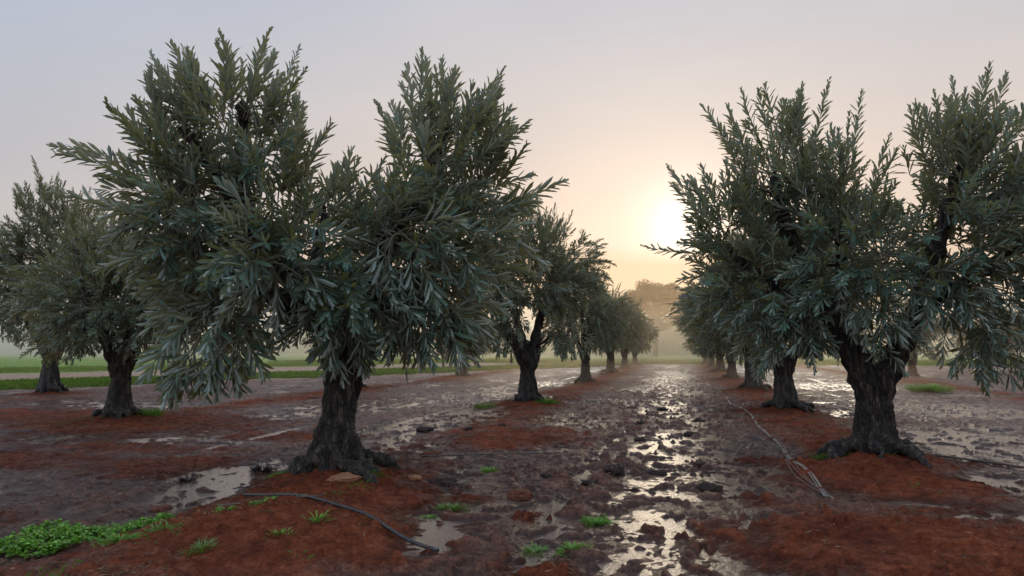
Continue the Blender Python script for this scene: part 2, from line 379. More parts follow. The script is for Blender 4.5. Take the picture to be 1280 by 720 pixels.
# ---------------------------------------------------------------- leaves
def leaf_mesh(name, P, T, U, Ln, Wd, mat, hi=True, droop=.12, tint=None):
    """P base, T direction, U up-ish normal; arrays (n,3)"""
    n = len(P)
    T = T / np.linalg.norm(T, axis=1, keepdims=True)
    S = np.cross(T, U); S /= np.maximum(np.linalg.norm(S, axis=1, keepdims=True), 1e-6)
    Nn = np.cross(S, T)
    Ln = Ln[:, None]; Wd = Wd[:, None]
    if hi:
        cup = .30
        v = [P,
             P + T * Ln * .34 - S * Wd * .40 + Nn * Wd * cup, P + T * Ln * .34 , P + T * Ln * .34 + S * Wd * .40 + Nn * Wd * cup,
             P + T * Ln * .76 - S * Wd * .46 + Nn * (Wd * cup - Ln * droop * .45), P + T * Ln * .77 - Nn * Ln * droop * .45, P + T * Ln * .76 + S * Wd * .46 + Nn * (Wd * cup - Ln * droop * .45),
             P + T * Ln - Nn * Ln * droop]
        V = np.stack(v, 1).reshape(-1, 3); b = (np.arange(n) * 8)[:, None]
        tri = np.concatenate([b + [0, 2, 1], b + [0, 3, 2], b + [4, 5, 7], b + [5, 6, 7]])
        q = np.concatenate([b + [1, 2, 5, 4], b + [2, 3, 6, 5]])
        k = 8
    else:
        v = [P, P + T * Ln * .5 - S * Wd * .5 + Nn * Wd * .2, P + T * Ln - Nn * Ln * droop, P + T * Ln * .5 + S * Wd * .5 + Nn * Wd * .2]
        V = np.stack(v, 1).reshape(-1, 3); b = (np.arange(n) * 4)[:, None]
        tri = np.concatenate([b + [0, 2, 1], b + [0, 3, 2]]); q = np.zeros((0, 4), int); k = 4
    if tint is None: tint = rng.random(n)
    return mesh_from(name, V, [tri, q], [mat], False, {'tint': np.repeat(tint, k)})

def build_crown(seed, lobes, skel, leaf_len, leaf_w, shoots_total, leaves_per, shoot_len, hi=True, mat=None, droopiness=1.0):
    """lobes: (cx,cy,cz,rx,ry,rz,up) ; skel: list of (Vector, radius) wood points.
    returns leaf mesh and twig/branch mesh"""
    r = np.random.default_rng(seed)
    vol = np.array([(l[3] * l[4] + l[3] * l[5] + l[4] * l[5]) for l in lobes]) ; vol /= vol.sum()
    cen = np.mean([[l[0], l[1], l[2]] for l in lobes], 0)
    groups = {}; own = [-1] * len(skel)
    # --- secondary branches grown to attractors
    nodes = [np.array(p) for p, _ in skel]; nrad = [q for _, q in skel]
    arr = np.array(nodes); rad = np.array(nrad)
    att = []
    for li, l in enumerate(lobes):
        k = max(4, int(70 * vol[li]))
        d = r.normal(size=(k, 3)); d /= np.linalg.norm(d, axis=1, keepdims=True)
        att += list(np.array(l[:3]) + d * np.array(l[3:6]) * (r.random((k, 1)) ** .5) * .85)
    att = np.array(att)
    dd = np.min(np.linalg.norm(att[:, None] - arr[None], axis=2), 1)
    for i in np.argsort(dd):
        a = att[i]; dist = np.linalg.norm(arr - a, axis=1) + .6 * np.maximum(arr[:, 2] - a[2], 0)
        j = int(np.argmin(dist)); s = arr[j]; D = np.linalg.norm(a - s)
        if D < .12: continue
        mid1 = s + (a - s) * .35 + r.normal(size=3) * D * .07 + np.array([0, 0, .07 * D])
        mid2 = s + (a - s) * .7 + r.normal(size=3) * D * .07 + np.array([0, 0, .06 * D])
        r0 = min(rad[j] * .75, .012 + .022 * D); r1 = max(r0 * .45, .007)
        pp, rr = smooth_path([s, mid1, mid2, a], [r0, r0 * .8, r0 * .6, r1], 3)
        gid = own[j]
        if gid < 0: gid = len(groups); groups[gid] = Tubes()
        groups[gid].add(pp, rr, 5, cap=False); own += [gid] * len(pp[2:])
        new = np.array([tuple(q) for q in pp[2:]]); arr = np.vstack([arr, new]); rad = np.concatenate([rad, rr[2:]])
    # --- shoots
    LP, LT, LU, LL, LW, LC = [], [], [], [], [], []
    tw = Tubes()
    for li, l in enumerate(lobes):
        c = np.array(l[:3]); R = np.array(l[3:6]); up = l[6]
        for _ in range(int(round(shoots_total * vol[li]))):
            d = r.normal(size=3); d /= np.linalg.norm(d)
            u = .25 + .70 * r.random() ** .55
            p = c + d * R * u
            out_ = d * .75 + (p - cen) / (np.linalg.norm(p - cen) + 1e-6) * .45
            upk = up * (1.0 if d[2] > -.3 else .3)
            t = out_ + np.array([0, 0, upk]) + r.normal(size=3) * .28
            t /= np.linalg.norm(t)
            SL = shoot_len * (.5 + .75 * r.random()) * (.62 if up < -.2 else .8 if up < .3 else 1) * (1.45 if r.random() < .10 else 1)
            if p[2] < 1.3: SL *= .75
            bend = np.array([0, 0, (.30 if up > .4 else -.55 * droopiness) * (.5 + r.random())])
            nseg = 5
            pts = [p]; tt = t.copy(); tans = [t.copy()]
            for s_ in range(nseg):
                tt = tt + bend / nseg + r.normal(size=3) * .05; tt /= np.linalg.norm(tt)
                pts.append(pts[-1] + tt * SL / nseg); tans.append(tt.copy())
            pts = np.array(pts); tans = np.array(tans)
            if pts[:, 2].min() < .75: continue
            j = int(np.argmin(np.linalg.norm(arr - p, axis=1)))
            s0 = arr[j]
            rb = .006 if hi else .007
            if np.linalg.norm(s0 - p) < .9:
                m_ = (s0 + p) / 2 + np.array([0, 0, .03]) - t * .05
                tw.add([s0, m_, p], [rb * 1.5, rb * 1.3, rb], 4 if hi else 3, cap=False)
            tw.add(list(pts), [rb, rb * .9, rb * .75, rb * .6, rb * .4, rb * .2], 4 if hi else 3, cap=False)
            n = max(6, int(leaves_per * SL / shoot_len))
            f = (np.arange(n) // 2 * 2 + r.random(n) * .6) / n
            f = .06 + .94 * f
            ii = np.clip((f * nseg).astype(int), 0, nseg - 1); fr = (f * nseg - ii)[:, None]
            bp = pts[ii] * (1 - fr) + pts[ii + 1] * fr; bt = tans[ii] * (1 - fr) + tans[ii + 1] * fr
            ref = np.cross(bt, np.array([.31, .22, .92])); ref /= np.linalg.norm(ref, axis=1, keepdims=True)
            ref2 = np.cross(bt, ref)
            ph = (np.arange(n) % 2) * PI + (np.arange(n) // 2) * (PI / 2) + r.random() * 6.28 + r.normal(size=n) * .35
            perp = ref * np.cos(ph)[:, None] + ref2 * np.sin(ph)[:, None]
            ang = np.radians(52 - 30 * f + r.normal(size=n) * 10)[:, None]
            T = bt * np.cos(ang) + perp * np.sin(ang)
            T[:, 2] -= .10
            Uv = bt * np.sin(ang) - perp * np.cos(ang)          # upper face turned to the shoot tip
            Uv = Uv * .7 + np.array([0, 0, .55]) + r.normal(size=(n, 3)) * .22
            size = (1 - .74 * f ** 2.6) * (.75 + .4 * r.random(n)) * (.72 + .5 * r.random())
            LP.append(bp); LT.append(T); LU.append(Uv); LL.append(leaf_len * size); LW.append(leaf_w * (.55 + .45 * size))
            LC.append(np.clip((r.random() * .45 + r.random(n) * .35 + .35 * f) * (.35 + .75 * u), 0, 1))  # tint falls towards the lobe centre: crown shade put into leaf colour
    P, T, U, LL, LW, LC = map(np.concatenate, (LP, LT, LU, LL, LW, LC))
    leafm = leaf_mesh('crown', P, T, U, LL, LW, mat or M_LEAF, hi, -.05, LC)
    print('leaves', len(P), 'branch nodes', len(arr))
    return leafm, [g_.mesh('branch', M_BARK) for g_ in groups.values()], tw.mesh('twigs', M_TWIG)

def skeleton(paths):
    out = []
    for pts, rads in paths:
        pp, rr = smooth_path(pts, rads, 4)
        out += [((p.x, p.y, p.z), q) for p, q in zip(pp, rr)]
    return out

def olive(name, label, loc, rz, seed, trunk, limbs, roots, lobes, leaf_len, leaf_w, shoots, per, slen, voxel, hi=True, mat=None, group=None):
    tb = Tubes()
    for pts, rads in [trunk] + limbs:
        pp, rr = smooth_path(pts, rads, 5); tb.add(pp, rr, 12)
    for pts, rads in roots:
        pp, rr = smooth_path(pts, rads, 4); tb.add(pp, rr, 8)
    tm = remeshed(tb, voxel, .05 if hi else .035, seed, 'trunk')
    sk = skeleton([(p[1:], q[1:]) for p, q in limbs])
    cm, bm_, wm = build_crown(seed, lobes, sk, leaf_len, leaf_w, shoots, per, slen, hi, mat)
    t = thing(name, label, 'tree', loc, rz, group)
    tr = obj('trunk', tm, t)
    for b_ in bm_: obj('branch', b_, t)
    cr = obj('crown', cm, t); obj('twigs', wm, cr)
    return t

def make_roots(seed, n, r0, reach, z0=.42, rad=.10, asym=None):
    r = random.Random(seed); out = []
    for k in range(n):
        a = 2 * PI * (k + r.uniform(-.25, .25)) / n
        rc = reach * r.uniform(.7, 1.15); q = rad * r.uniform(.75, 1.2)
        c, s = math.cos(a), math.sin(a); a2 = a + r.uniform(-.35, .35); c2, s2 = math.cos(a2), math.sin(a2)
        out.append(([(c * r0 * .5, s * r0 * .5, z0 * r.uniform(.9, 1.3)), (c * r0 * 1.0, s * r0 * 1.0, z0 * .45), (c2 * rc * .75, s2 * rc * .75, .06), (c2 * rc, s2 * rc, -.09)],
                    [q * 1.1, q, q * .8, q * .35]))
    return out

UP, SIDE, DR = .95, .25, -.65
# ---- main tree, left foreground
lobes = [(-1.24, 0, 3.84, .54, .75, .66, UP), (1.22, 0, 3.70, .66, .80, .70, UP), (-.72, .1, 3.2, .34, .5, .5, UP), (-1.72, 0, 3.35, .32, .4, .42, UP), (-1.55, .1, 2.78, .60, .8, .52, SIDE), (-.30, .2, 2.70, .62, .9, .55, .45),
         (1.18, .1, 2.60, .60, .85, .66, .3), (-1.28, -.1, 1.62, .50, .65, .42, DR), (-1.30, -.35, 1.25, .26, .3, .24, DR), (.12, -.35, 2.0, .50, .6, .45, -.1), (1.0, -.2, 1.78, .50, .65, .36, DR),
         (-1.90, 0, 3.15, .30, .40, .28, .4), (-.65, -.75, 2.35, .5, .35, .55, .0), (.70, -.7, 2.7, .5, .35, .5, .1), (-1.2, .8, 2.6, .8, .5, .8, .2), (1.0, .9, 2.8, .8, .5, .8, .3), (.35, 0, 2.85, .28, .5, .3, .6), (1.7, .1, 3.25, .33, .5, .45, .6),
         (.05, -.45, 1.5, .26, .28, .26, DR), (-1.55, .1, 2.2, .42, .5, .4, -.3)]
trunk = ([(0, 0, -.15), (.0, 0, .35), (.04, 0, .8), (.10, 0, 1.2), (.13, 0, 1.4)], [.31, .235, .20, .20, .19])
limbs = [([(.05, 0, 1.15), (-.12, -.05, 1.6), (-.55, -.1, 2.2), (-.95, -.05, 2.75), (-1.3, 0, 3.3), (-1.75, 0, 3.85)], [.175, .165, .15, .125, .09, .04]),
         ([(.1, 0, 1.15), (.25, .03, 1.7), (.42, .1, 2.3), (.65, .1, 2.9), (1.0, .05, 3.5), (1.25, 0, 4.1)], [.17, .15, .13, .11, .08, .035]),
         ([(-.95, -.05, 2.75), (-1.15, 0, 3.3), (-1.1, .05, 3.9), (-1.15, 0, 4.3)], [.12, .09, .06, .03]),
         ([(-.12, -.05, 1.6), (-.7, .25, 2.0), (-1.4, .3, 2.35), (-1.9, .2, 2.8)], [.12, .10, .07, .04]),
         ([(.3, .05, 1.8), (.75, .3, 2.2), (1.3, .4, 2.5), (1.7, .3, 3.0)], [.12, .09, .06, .04]),
         ([(-.4, -.05, 2.0), (-.25, .2, 2.6), (-.2, .2, 3.1)], [.10, .07, .04]),
         ([(.35, .0, 2.0), (.7, -.4, 2.3), (1.0, -.5, 2.1)], [.08, .06, .03])]
olive('olive_tree', 'large olive tree with flared rooty trunk, biggest tree in the left foreground', (-3.79, 7.23, hz(-3.79, 7.23) - .05), math.radians(27.7), 11,
      trunk, limbs, make_roots(5, 8, .25, .78, .40, .082), lobes, .265, .046, 820, 28, .72, .020)

# ---- right tree
lobes = [(-1.12, 0, 3.85, .66, .7, .74, UP), (1.20, 0, 3.55, .72, .75, .72, UP), (-1.68, .1, 3.0, .56, .7, .60, .7), (-.35, .1, 3.20, .58, .8, .52, .8),
         (-1.40, 0, 2.25, .72, .8, .55, .0), (-.16, -.2, 2.55, .66, .6, .42, .2), (1.25, 0, 2.55, .78, .8, .66, .2), (1.30, -.1, 1.45, .52, .5, .46, DR), (-1.05, -.1, 1.60, .55, .5, .32, -.4),
         (2.05, 0, 3.1, .5, .6, .6, .5), (-.5, .8, 2.7, .8, .5, .7, .3), (1.0, .8, 3.0, .8, .5, .8, .3), (1.9, 0, 2.2, .4, .5, .4, -.1), (.10, -.5, 2.0, .36, .3, .34, -.4), (.14, -.3, 1.55, .17, .2, .24, DR), (-.72, -.35, 1.72, .3, .3, .3, DR), (-.55, -.45, 2.0, .36, .3, .3, -.3), (.75, -.5, 2.1, .4, .3, .34, -.3), (-1.75, .1, 2.4, .35, .5, .4, .1)]
trunk = ([(0, 0, -.15), (.0, 0, .35), (.02, 0, .7), (.03, 0, .95), (.05, 0, 1.15)], [.31, .225, .20, .24, .21])
limbs = [([(-.02, 0, .75), (-.16, -.02, 1.15), (-.33, -.05, 1.6), (-.65, 0, 2.2), (-.95, 0, 2.9), (-1.1, 0, 3.8)], [.185, .165, .15, .13, .10, .04]),
         ([(.07, 0, .75), (.24, .02, 1.2), (.45, .05, 1.65), (.7, .05, 2.3), (.95, 0, 3.1), (1.2, 0, 4.0)], [.165, .14, .13, .11, .09, .04]),
         ([(-.4, -.03, 1.7), (-.9, .1, 2.1), (-1.5, .1, 2.5), (-1.95, .1, 3.0)], [.11, .09, .06, .04]),
         ([(.5, .05, 1.8), (.95, -.1, 2.1), (1.4, -.1, 2.4), (1.95, 0, 2.9)], [.11, .08, .06, .035]),
         ([(-.45, 0, 1.9), (-.3, .3, 2.5), (-.3, .2, 3.2)], [.10, .07, .04])]
olive('olive_tree', 'large olive tree with deeply forked trunk on a red mound, right foreground', (2.49, 9.82, hz(2.49, 9.82) - .05), math.radians(-14.2), 23,
      trunk, limbs, make_roots(9, 8, .23, .70, .36, .078), lobes, .230, .041, 960, 28, .66, .020)

# ---- middle-distance trees (three shapes)
def variant(seed, width=1.75, top=4.6, lean=0.):
    r = random.Random(seed); lb = []
    zc = (top + 1.0) / 2 
    for k in range(7):
        a = 2 * PI * k / 7 + r.uniform(-.3, .3); q = width * r.uniform(.55, .72)
        lb.append((math.cos(a) * q + lean, math.sin(a) * q, zc + r.uniform(-.35, .45), .72, .72, r.uniform(.6, .8), r.uniform(.1, .5)))
    for k in range(5):
        a = 2 * PI * k / 5 + r.uniform(-.3, .3); q = width * .62
        lb.append((math.cos(a) * q + lean, math.sin(a) * q, 1.62 + r.uniform(-.1, .15), .6, .6, .45, -.5))
    for k in range(4):
        a = 2 * PI * k / 4 + r.uniform(-.6, .6); q = width * r.uniform(.2, .45)
        lb.append((math.cos(a) * q + lean, math.sin(a) * q, top - .85 + r.uniform(-.25, .15), .5, .5, .6, UP))
    lb.append((lean, 0, zc, 1.0, 1.0, .8, .3))
    return lb
def mid_limbs(seed):
    r = random.Random(seed); out = []
    a0 = r.uniform(0, 6)
    for k in range(4):
        a = a0 + k * PI / 2 + r.uniform(-.4, .4); c, s = math.cos(a), math.sin(a)
        out.append(([(c * .05, s * .05, .85), (c * .25, s * .25, 1.35), (c * .6, s * .6, 2.0), (c * .9, s * .9, 2.8), (c * 1.0, s * 1.0, 3.5)], [.15, .125, .10, .07, .04]))
    return out
def mid(seed, label, loc, rz, top, width, fine, scale=1., limbs=None, group='olive trees in the orchard rows'):
    trunk = ([(0, 0, -.15), (0, 0, .3), (.02, 0, .7), (.02, 0, 1.0)], [.33, .225, .185, .18])
    t = olive('olive_tree', label, (loc[0], loc[1], hz(*loc) - .04), rz, seed, trunk, limbs or mid_limbs(seed), make_roots(seed, 7, .21, .60, .32, .07),
              variant(seed, width, top), .165, .034, *fine, .03, hi=False, mat=M_LEAF_FAR, group=group)
    t.scale = (scale,) * 3
    return t
fineA = (1200, 32, .50)
T2 = mid(31, 'olive tree with forked trunk, second in the left row behind the biggest tree', (-3.83, 17.9), .9, 4.75, 1.95, fineA,
         limbs=[([(0, 0, .8), (-.25, 0, 1.2), (-.55, .1, 1.7), (-.8, .1, 2.6), (-.9, 0, 3.4)], [.2, .15, .12, .08, .04]), ([(.03, 0, .8), (.2, 0, 1.2), (.4, .1, 1.8), (.8, .1, 2.7), (.9, 0, 3.6)], [.2, .16, .12, .08, .04]), ([(0, .1, 1.2), (0, .4, 1.9), (.1, .7, 3.)], [.12, .09, .05])], scale=1.1)
TL = mid(47, 'olive tree with thick forked dark trunk standing left of the biggest tree', (-11.0, 11.78), .75, 4.1, 1.75, fineA)
TR = mid(59, 'second olive tree of the right row, dark trunk seen left of the forked trunk', (2.49, 17.31), 2.2, 4.6, 2.0, fineA)
TR.scale = (1.18, 1.1, 1.02)
REST = [(T2, (-19.8, 18.28), 1.3, 1.30, 'tall olive tree at the far left edge, its pale trunk beside the grass'),
        (TR, (-3.76, 29.4), 1.4, 1.0, 'third olive tree of the left row, seen just right of the second'),
        (TL, (-3.74, 40.7), .4, 1.08, 'fourth olive tree of the left row, in thin haze with mist at its foot'),
        (T2, (-3.70, 52.0), 4.2, 1.0, 'fifth olive tree of the left row, hazy and small'),
        (TR, (-3.6, 63.5), 3.0, .95, 'last olive tree of the left row, palest in the mist by the green field'),
        (TL, (2.62, 25.33), 3.6, 1.05, 'third olive tree of the right row, shaded behind the second'),
        (T2, (2.63, 34.8), 5.0, 1.0, 'fourth olive tree of the right row, crown hanging low by the aisle'),
        (TR, (2.7, 44.5), .3, 1.0, 'fifth olive tree of the right row, mostly behind the fourth'),
        (TL, (2.7, 55.0), 2.0, 1.0, 'sixth olive tree of the right row, hazy beside the muddy aisle'),
        (T2, (2.7, 66.0), 2.6, .95, 'last olive tree of the right row, farthest in the mist'),
        (TR, (-11.2, 22.6), 5.2, 1.0, 'olive tree glimpsed below the biggest tree, left of the second left row trunk'),
        (TL, (-11.3, 36.0), 1.2, 1.0, 'distant olive tree in the gap left of the biggest tree trunk'),
        (T2, (13.0, 43.0), .6, 1.0, 'distant olive tree seen through the fork of the right foreground tree'),
        (TR, (19.5, 50), 2.9, 1.05, 'distant olive tree at the right edge beyond the muddy ground'),
        (TL, (24.5, 56), 4.4, 1.0, 'distant olive tree farthest right on the green strip')]
for src, (x, y), rz, s, lab in REST:
    q = dup(src, (x, y, hz(x, y) - .04), rz, lab, s)
    if 2 < x < 3: s_x = 1.22
    else: s_x = 1.0
    q.scale = (s * s_x * (1 + .10 * math.sin(y)), s * (1 - .08 * math.sin(y * 2)), s * (1 + .09 * math.cos(y * 1.7)))

# ---------------------------------------------------------------- gum trees and far wood in the mist
def gum(seed, label, loc, ht, spread, clumps):
    r = np.random.default_rng(seed)
    tb = Tubes(); t = thing('gum_tree', label, 'tree', loc, 0, 'gum trees in the mist')
    fork = np.array([0, 0, ht * .42]); tb.add([(0, 0, -.3), (.15, 0, ht * .2), tuple(fork)], [.5, .4, .32], 8)
    P, T, U, LL, LW = [], [], [], [], []
    for k in range(clumps):
        a = r.random() * 6.28; q = spread * r.random() ** .5
        c = np.array([math.cos(a) * q, math.sin(a) * q * .7, ht * (.98 - .30 * (q / spread) ** 2 - .36 * r.random())])
        m_ = fork + (c - fork) * .55 + np.array([0, 0, -.5]) + r.normal(size=3) * .3
        tb.add([tuple(fork), tuple(m_), tuple(c)], [.2, .12, .04], 5, cap=False)
        n = 620; d = r.normal(size=(n, 3)); d /= np.linalg.norm(d, axis=1, keepdims=True)
        p = c + d * np.array([1.6, 1.6, 1.0]) * (r.random((n, 1)) ** .4) * r.uniform(.7, 1.25)
        P.append(p); T.append(r.normal(size=(n, 3)) + [0, 0, -.5]); U.append(r.normal(size=(n, 3)) + [0, 0, 1]); LL.append(r.uniform(.25, .5, n)); LW.append(r.uniform(.08, .16, n))
    cr = leaf_mesh('crown', *map(np.concatenate, (P, T, U, LL, LW)), M_EUC, False)
    obj('trunk', tb.mesh('trunk', M_BARK), t); obj('crown', cr, t)
    return t
gum(1, 'tall spreading gum tree in golden mist at the end of the aisle', (-3.6, 128, 0), 15.6, 5.6, 44)
gum(2, 'smaller rounded gum tree in mist just right of the tall gum tree', (4.3, 134, 0), 14.6, 4.0, 22)
gum(3, 'low gum tree in mist left of the tall gum tree', (-12, 140, 0), 11.5, 4.5, 16)

def far_wood():
    r = np.random.default_rng(77); P = []
    xs = np.concatenate([r.uniform(-260, 240, 900), r.uniform(-30, 40, 120)]); ys = 165 + 40 * r.random(len(xs)) + np.abs(xs) * .1
    for x, y in zip(xs, ys):
        h = r.uniform(4.5, 9) + 1 * math.exp(-((x + 2) / 30) ** 2); n = 60
        d = r.normal(size=(n, 3)); d /= np.linalg.norm(d, axis=1, keepdims=True)
        P.append(np.array([x, y, h * .55]) + d * np.array([3.2, 2.2, h * .45]) * r.random((n, 1)) ** .4)
    P = np.concatenate(P); n = len(P)
    return leaf_mesh('far_wood', P, r.normal(size=(n, 3)), r.normal(size=(n, 3)) + [0, 0, 1], r.uniform(1.2, 2.4, n), r.uniform(.8, 1.5, n), M_EUC, False)
obj('distant_wood', far_wood(), label='low misty line of distant woodland beyond the fields', category='woodland', kind='stuff')

# ---------------------------------------------------------------- small plants
def tuft(name, label, cat, x, y, rad, hgt, n, mat, broad=False, seed=0, group=None, flat=.5):
    r = np.random.default_rng(seed + 100)
    if broad:
        # leafy weed: short stems each carrying several rounded leaflets
        ns = n // 7; a = r.random(ns) * 6.28; q = rad * r.random(ns) ** .5
        P, T, U, LL, LW = [], [], [], [], []
        for i in range(ns):
            sx, sy = math.cos(a[i]) * q[i], math.sin(a[i]) * q[i]
            gz = hz(x + sx, y + sy); h = hgt * (r.uniform(.2, 1) + .6 * float(fbm(np.array([(x + sx) * 9]), np.array([(y + sy) * 9]), 2)[0])) * (1 - .5 * (q[i] / rad) ** 2)
            top = np.array([sx + r.normal() * .02, sy + r.normal() * .02, gz + h])
            for k in range(7):
                b = r.random() * 6.28; e = r.uniform(-.1, .6)
                P.append(top - np.array([0, 0, h * .5 * r.random()])); T.append([math.cos(b), math.sin(b), e]); U.append([r.normal() * .3, r.normal() * .3, 1])
                l_ = r.uniform(.018, .042); LL.append(l_); LW.append(l_ * r.uniform(.6, .95))
        P, T, U, LL, LW = map(np.array, (P, T, U, LL, LW))
    else:
        a = r.random(n) * 6.28; q = rad * r.random(n) ** .7 * (1.0 + .55 * np.sin(a * 2 + seed) + .3 * np.sin(a * 5 + seed))
        P = np.stack([np.cos(a) * q, np.sin(a) * q, np.zeros(n)], 1)
        P[:, 2] = height(P[:, 0] + x, P[:, 1] + y) - .01
        b = a + r.normal(size=n) * .5; e = r.uniform(flat, 2.2, n)
        T = np.stack([np.cos(b), np.sin(b), e], 1); U = np.stack([-np.cos(b), -np.sin(b), np.ones(n)], 1)
        LL = hgt * r.uniform(.35, .95, n); LW = r.uniform(.004, .009, n) * (1 + y * .04)
    P = P - np.array([0, 0, hz(x, y)])
    me = leaf_mesh(name, P, T, U, LL, LW, mat, True, .3 if not broad else .1)
    o = thing(name, label, cat, (x, y, hz(x, y)), 0, group, data=me)
    return o
# bright leafy patch bottom left: four spreading plants
for i, (x, y, rr_, h, n) in enumerate([(-4.62, 4.22, .30, .12, 1400), (-4.48, 4.62, .26, .10, 950), (-4.30, 4.98, .20, .08, 500), (-4.85, 4.55, .20, .09, 800)]):
    tuft('weed', ['broad bright green leafy weed in the bottom left corner', 'bright green leafy weed, middle one of the bottom left patch', 'bright green leafy weed at the right tip of the bottom left patch', 'bright green leafy weed at the back left of the bottom left patch'][i],
         'weed', x, y, rr_, h, n, M_WEED, True, i)
W = [(-4.06, 4.42, .10, .10, 150, 'dull green grassy weed just right of the bottom left leafy patch'), (-3.92, 4.72, .12, .09, 120, 'straggly green weed on the red mound edge, between two other weeds'),
     (-3.72, 5.18, .10, .07, 110, 'low creeping green weed below the left end of the black hose'), (-3.5, 5.35, .12, .07, 110, 'low creeping green weed close to the left end of the black hose'),
     (-3.2, 4.2, .07, .09, 70, 'small green grass tuft at the bottom edge on bare red soil'), (-2.82, 4.57, .06, .07, 45, 'tiny green grass tuft on red soil below the black hose'),
     (-2.76, 4.98, .05, .12, 30, 'thin upright green seedling close under the black hose'), (-2.09, 6.27, .10, .08, 220, 'bright green grass clump beside the silvery puddle right of the biggest tree'),
     (-2.2, 5.95, .06, .06, 60, 'small grass sprig just below the clump by the silvery puddle'), (-2.27, 8.27, .12, .07, 240, 'flat bright green clump at the back edge of the red mound'),
     (-1.05, 5.13, .09, .07, 160, 'bright green grass clump near the bottom centre, left of a pair'), (-.77, 5.16, .10, .07, 150, 'yellow green grass clump near the bottom centre, right of a pair'),
     (-.68, 6.06, .09, .10, 170, 'upright yellow green grass clump at the edge of the bright aisle puddles'), (1.92, 9.7, .16, .09, 500, 'bright green moss-like clump against the left root of the right foreground tree'),
     (8.54, 26.7, .4, .5, 600, 'large green weed clump on the mud right of the right foreground trunk'), (-10.7, 12.3, .25, .25, 260, 'green grass clump at the right foot of the left thick trunk'),
     (-4.75, 16.9, .3, .22, 200, 'grass clump left of the second left row trunk'), (-3.25, 17.6, .24, .22, 200, 'grass clump at the right foot of the second left row trunk'),
     (-4.35, 6.95, .12, .07, 90, 'sparse green sprigs at the left root of the biggest tree'), (-3.25, 7.1, .10, .06, 90, 'small green sprigs between the right roots of the biggest tree')]
for i, (x, y, rr_, h, n, lab) in enumerate(W):
    tuft('grass_tuft', lab, 'grass tuft', x, y, rr_, h, int(n * 1.8), M_WEED if i % 3 != 1 else M_GRASS, seed=20 + i)
for i, (x, y, s, lab) in enumerate([(-4.98, 7.62, 1.0, 'dark dead thistle plant lying on wet mud left of the biggest tree'), (-5.47, 6.9, .6, 'small dark dead plant with one thin tall stalk, left of the thistle')]):
    o = tuft('dead_plant', lab, 'dead plant', x, y, .14 * s, .16 * s, int(260 * s), plain_mat('dead_stem', (.012, .008, .006), (.035, .022, .016)) if i == 0 else bpy.data.materials['dead_stem'], seed=60 + i)
    if i == 1:
        tb = Tubes(); tb.add([(0.05, 0, 0), (.1, .02, .25), (.18, .05, .55)], [.004, .003, .002], 5); obj('stalk', tb.mesh('stalk', bpy.data.materials['dead_stem']), o)

# thin scattered grass and litter (nobody could count)
def scatter_xy(n, seed, x0, x1, y0, y1, power=2.0):
    r = np.random.default_rng(seed)
    y = y0 + (y1 - y0) * r.random(n) ** power; x = x0 + (x1 - x0) * r.random(n)
    keep = np.abs(x + .24 * y) < y * .80 + 1.2
    return r, x[keep], y[keep]
r, x, y = scatter_xy(190000, 5, -16, 15, 3.3, 32, 1.7)
h = height(x, y); rr = np.zeros_like(x)
for px, py, rx, ry, q in RED: rr = np.maximum(rr, q * np.exp(-(((x - px) / rx) ** 2 + ((y - py) / ry) ** 2)))
k = (h > .004) & (r.random(len(x)) > rr * .9) & (r.random(len(x)) < .35 + 1.6 * fbm(x * .9, y * .9, 3, .5, 151)); x, y, h = x[k], y[k], h[k]; n = len(x)
a = r.random(n) * 6.28
big = r.random(n) ** 6
obj('leaf_litter', leaf_mesh('leaf_litter', np.stack([x, y, h + .004], 1), np.stack([np.cos(a), np.sin(a), r.normal(size=n) * .25 + .05], 1), np.stack([r.normal(size=n) * .4, r.normal(size=n) * .4, np.ones(n)], 1),
     .02 + .05 * r.random(n) + .14 * big, .004 + .010 * r.random(n) * (1 - big), M_DRY, False, .1), label='scattered dry leaves, straw and twigs over the mud', category='litter', kind='stuff')
r, x, y = scatter_xy(60000, 6, -16, 15, 3.3, 30, 1.6)
h = height(x, y); dens = fbm(x * 1.1, y * 1.1, 3, .5, 91) + .5 * np.exp(-((x + 11) / 2) ** 2) * (y < 15) + .22 * np.exp(-((x + 3.6) / .7) ** 2) + .2 * np.exp(-((x - 2.6) / .6) ** 2)
k = (dens > .42) & (h > .05); x, y, h = x[k], y[k], h[k]; n = len(x); a = r.random(n) * 6.28
obj('sparse_grass', leaf_mesh('sparse_grass', np.stack([x, y, h - .005], 1), np.stack([np.cos(a), np.sin(a), .5 + r.random(n) * 1.5], 1), np.stack([-np.cos(a), -np.sin(a), np.ones(n)], 1),
     .03 + .06 * r.random(n), .004 + .004 * r.random(n), M_GRASS, False, .3), label='sparse green grass blades on the mounds under the trees', category='grass', kind='stuff')
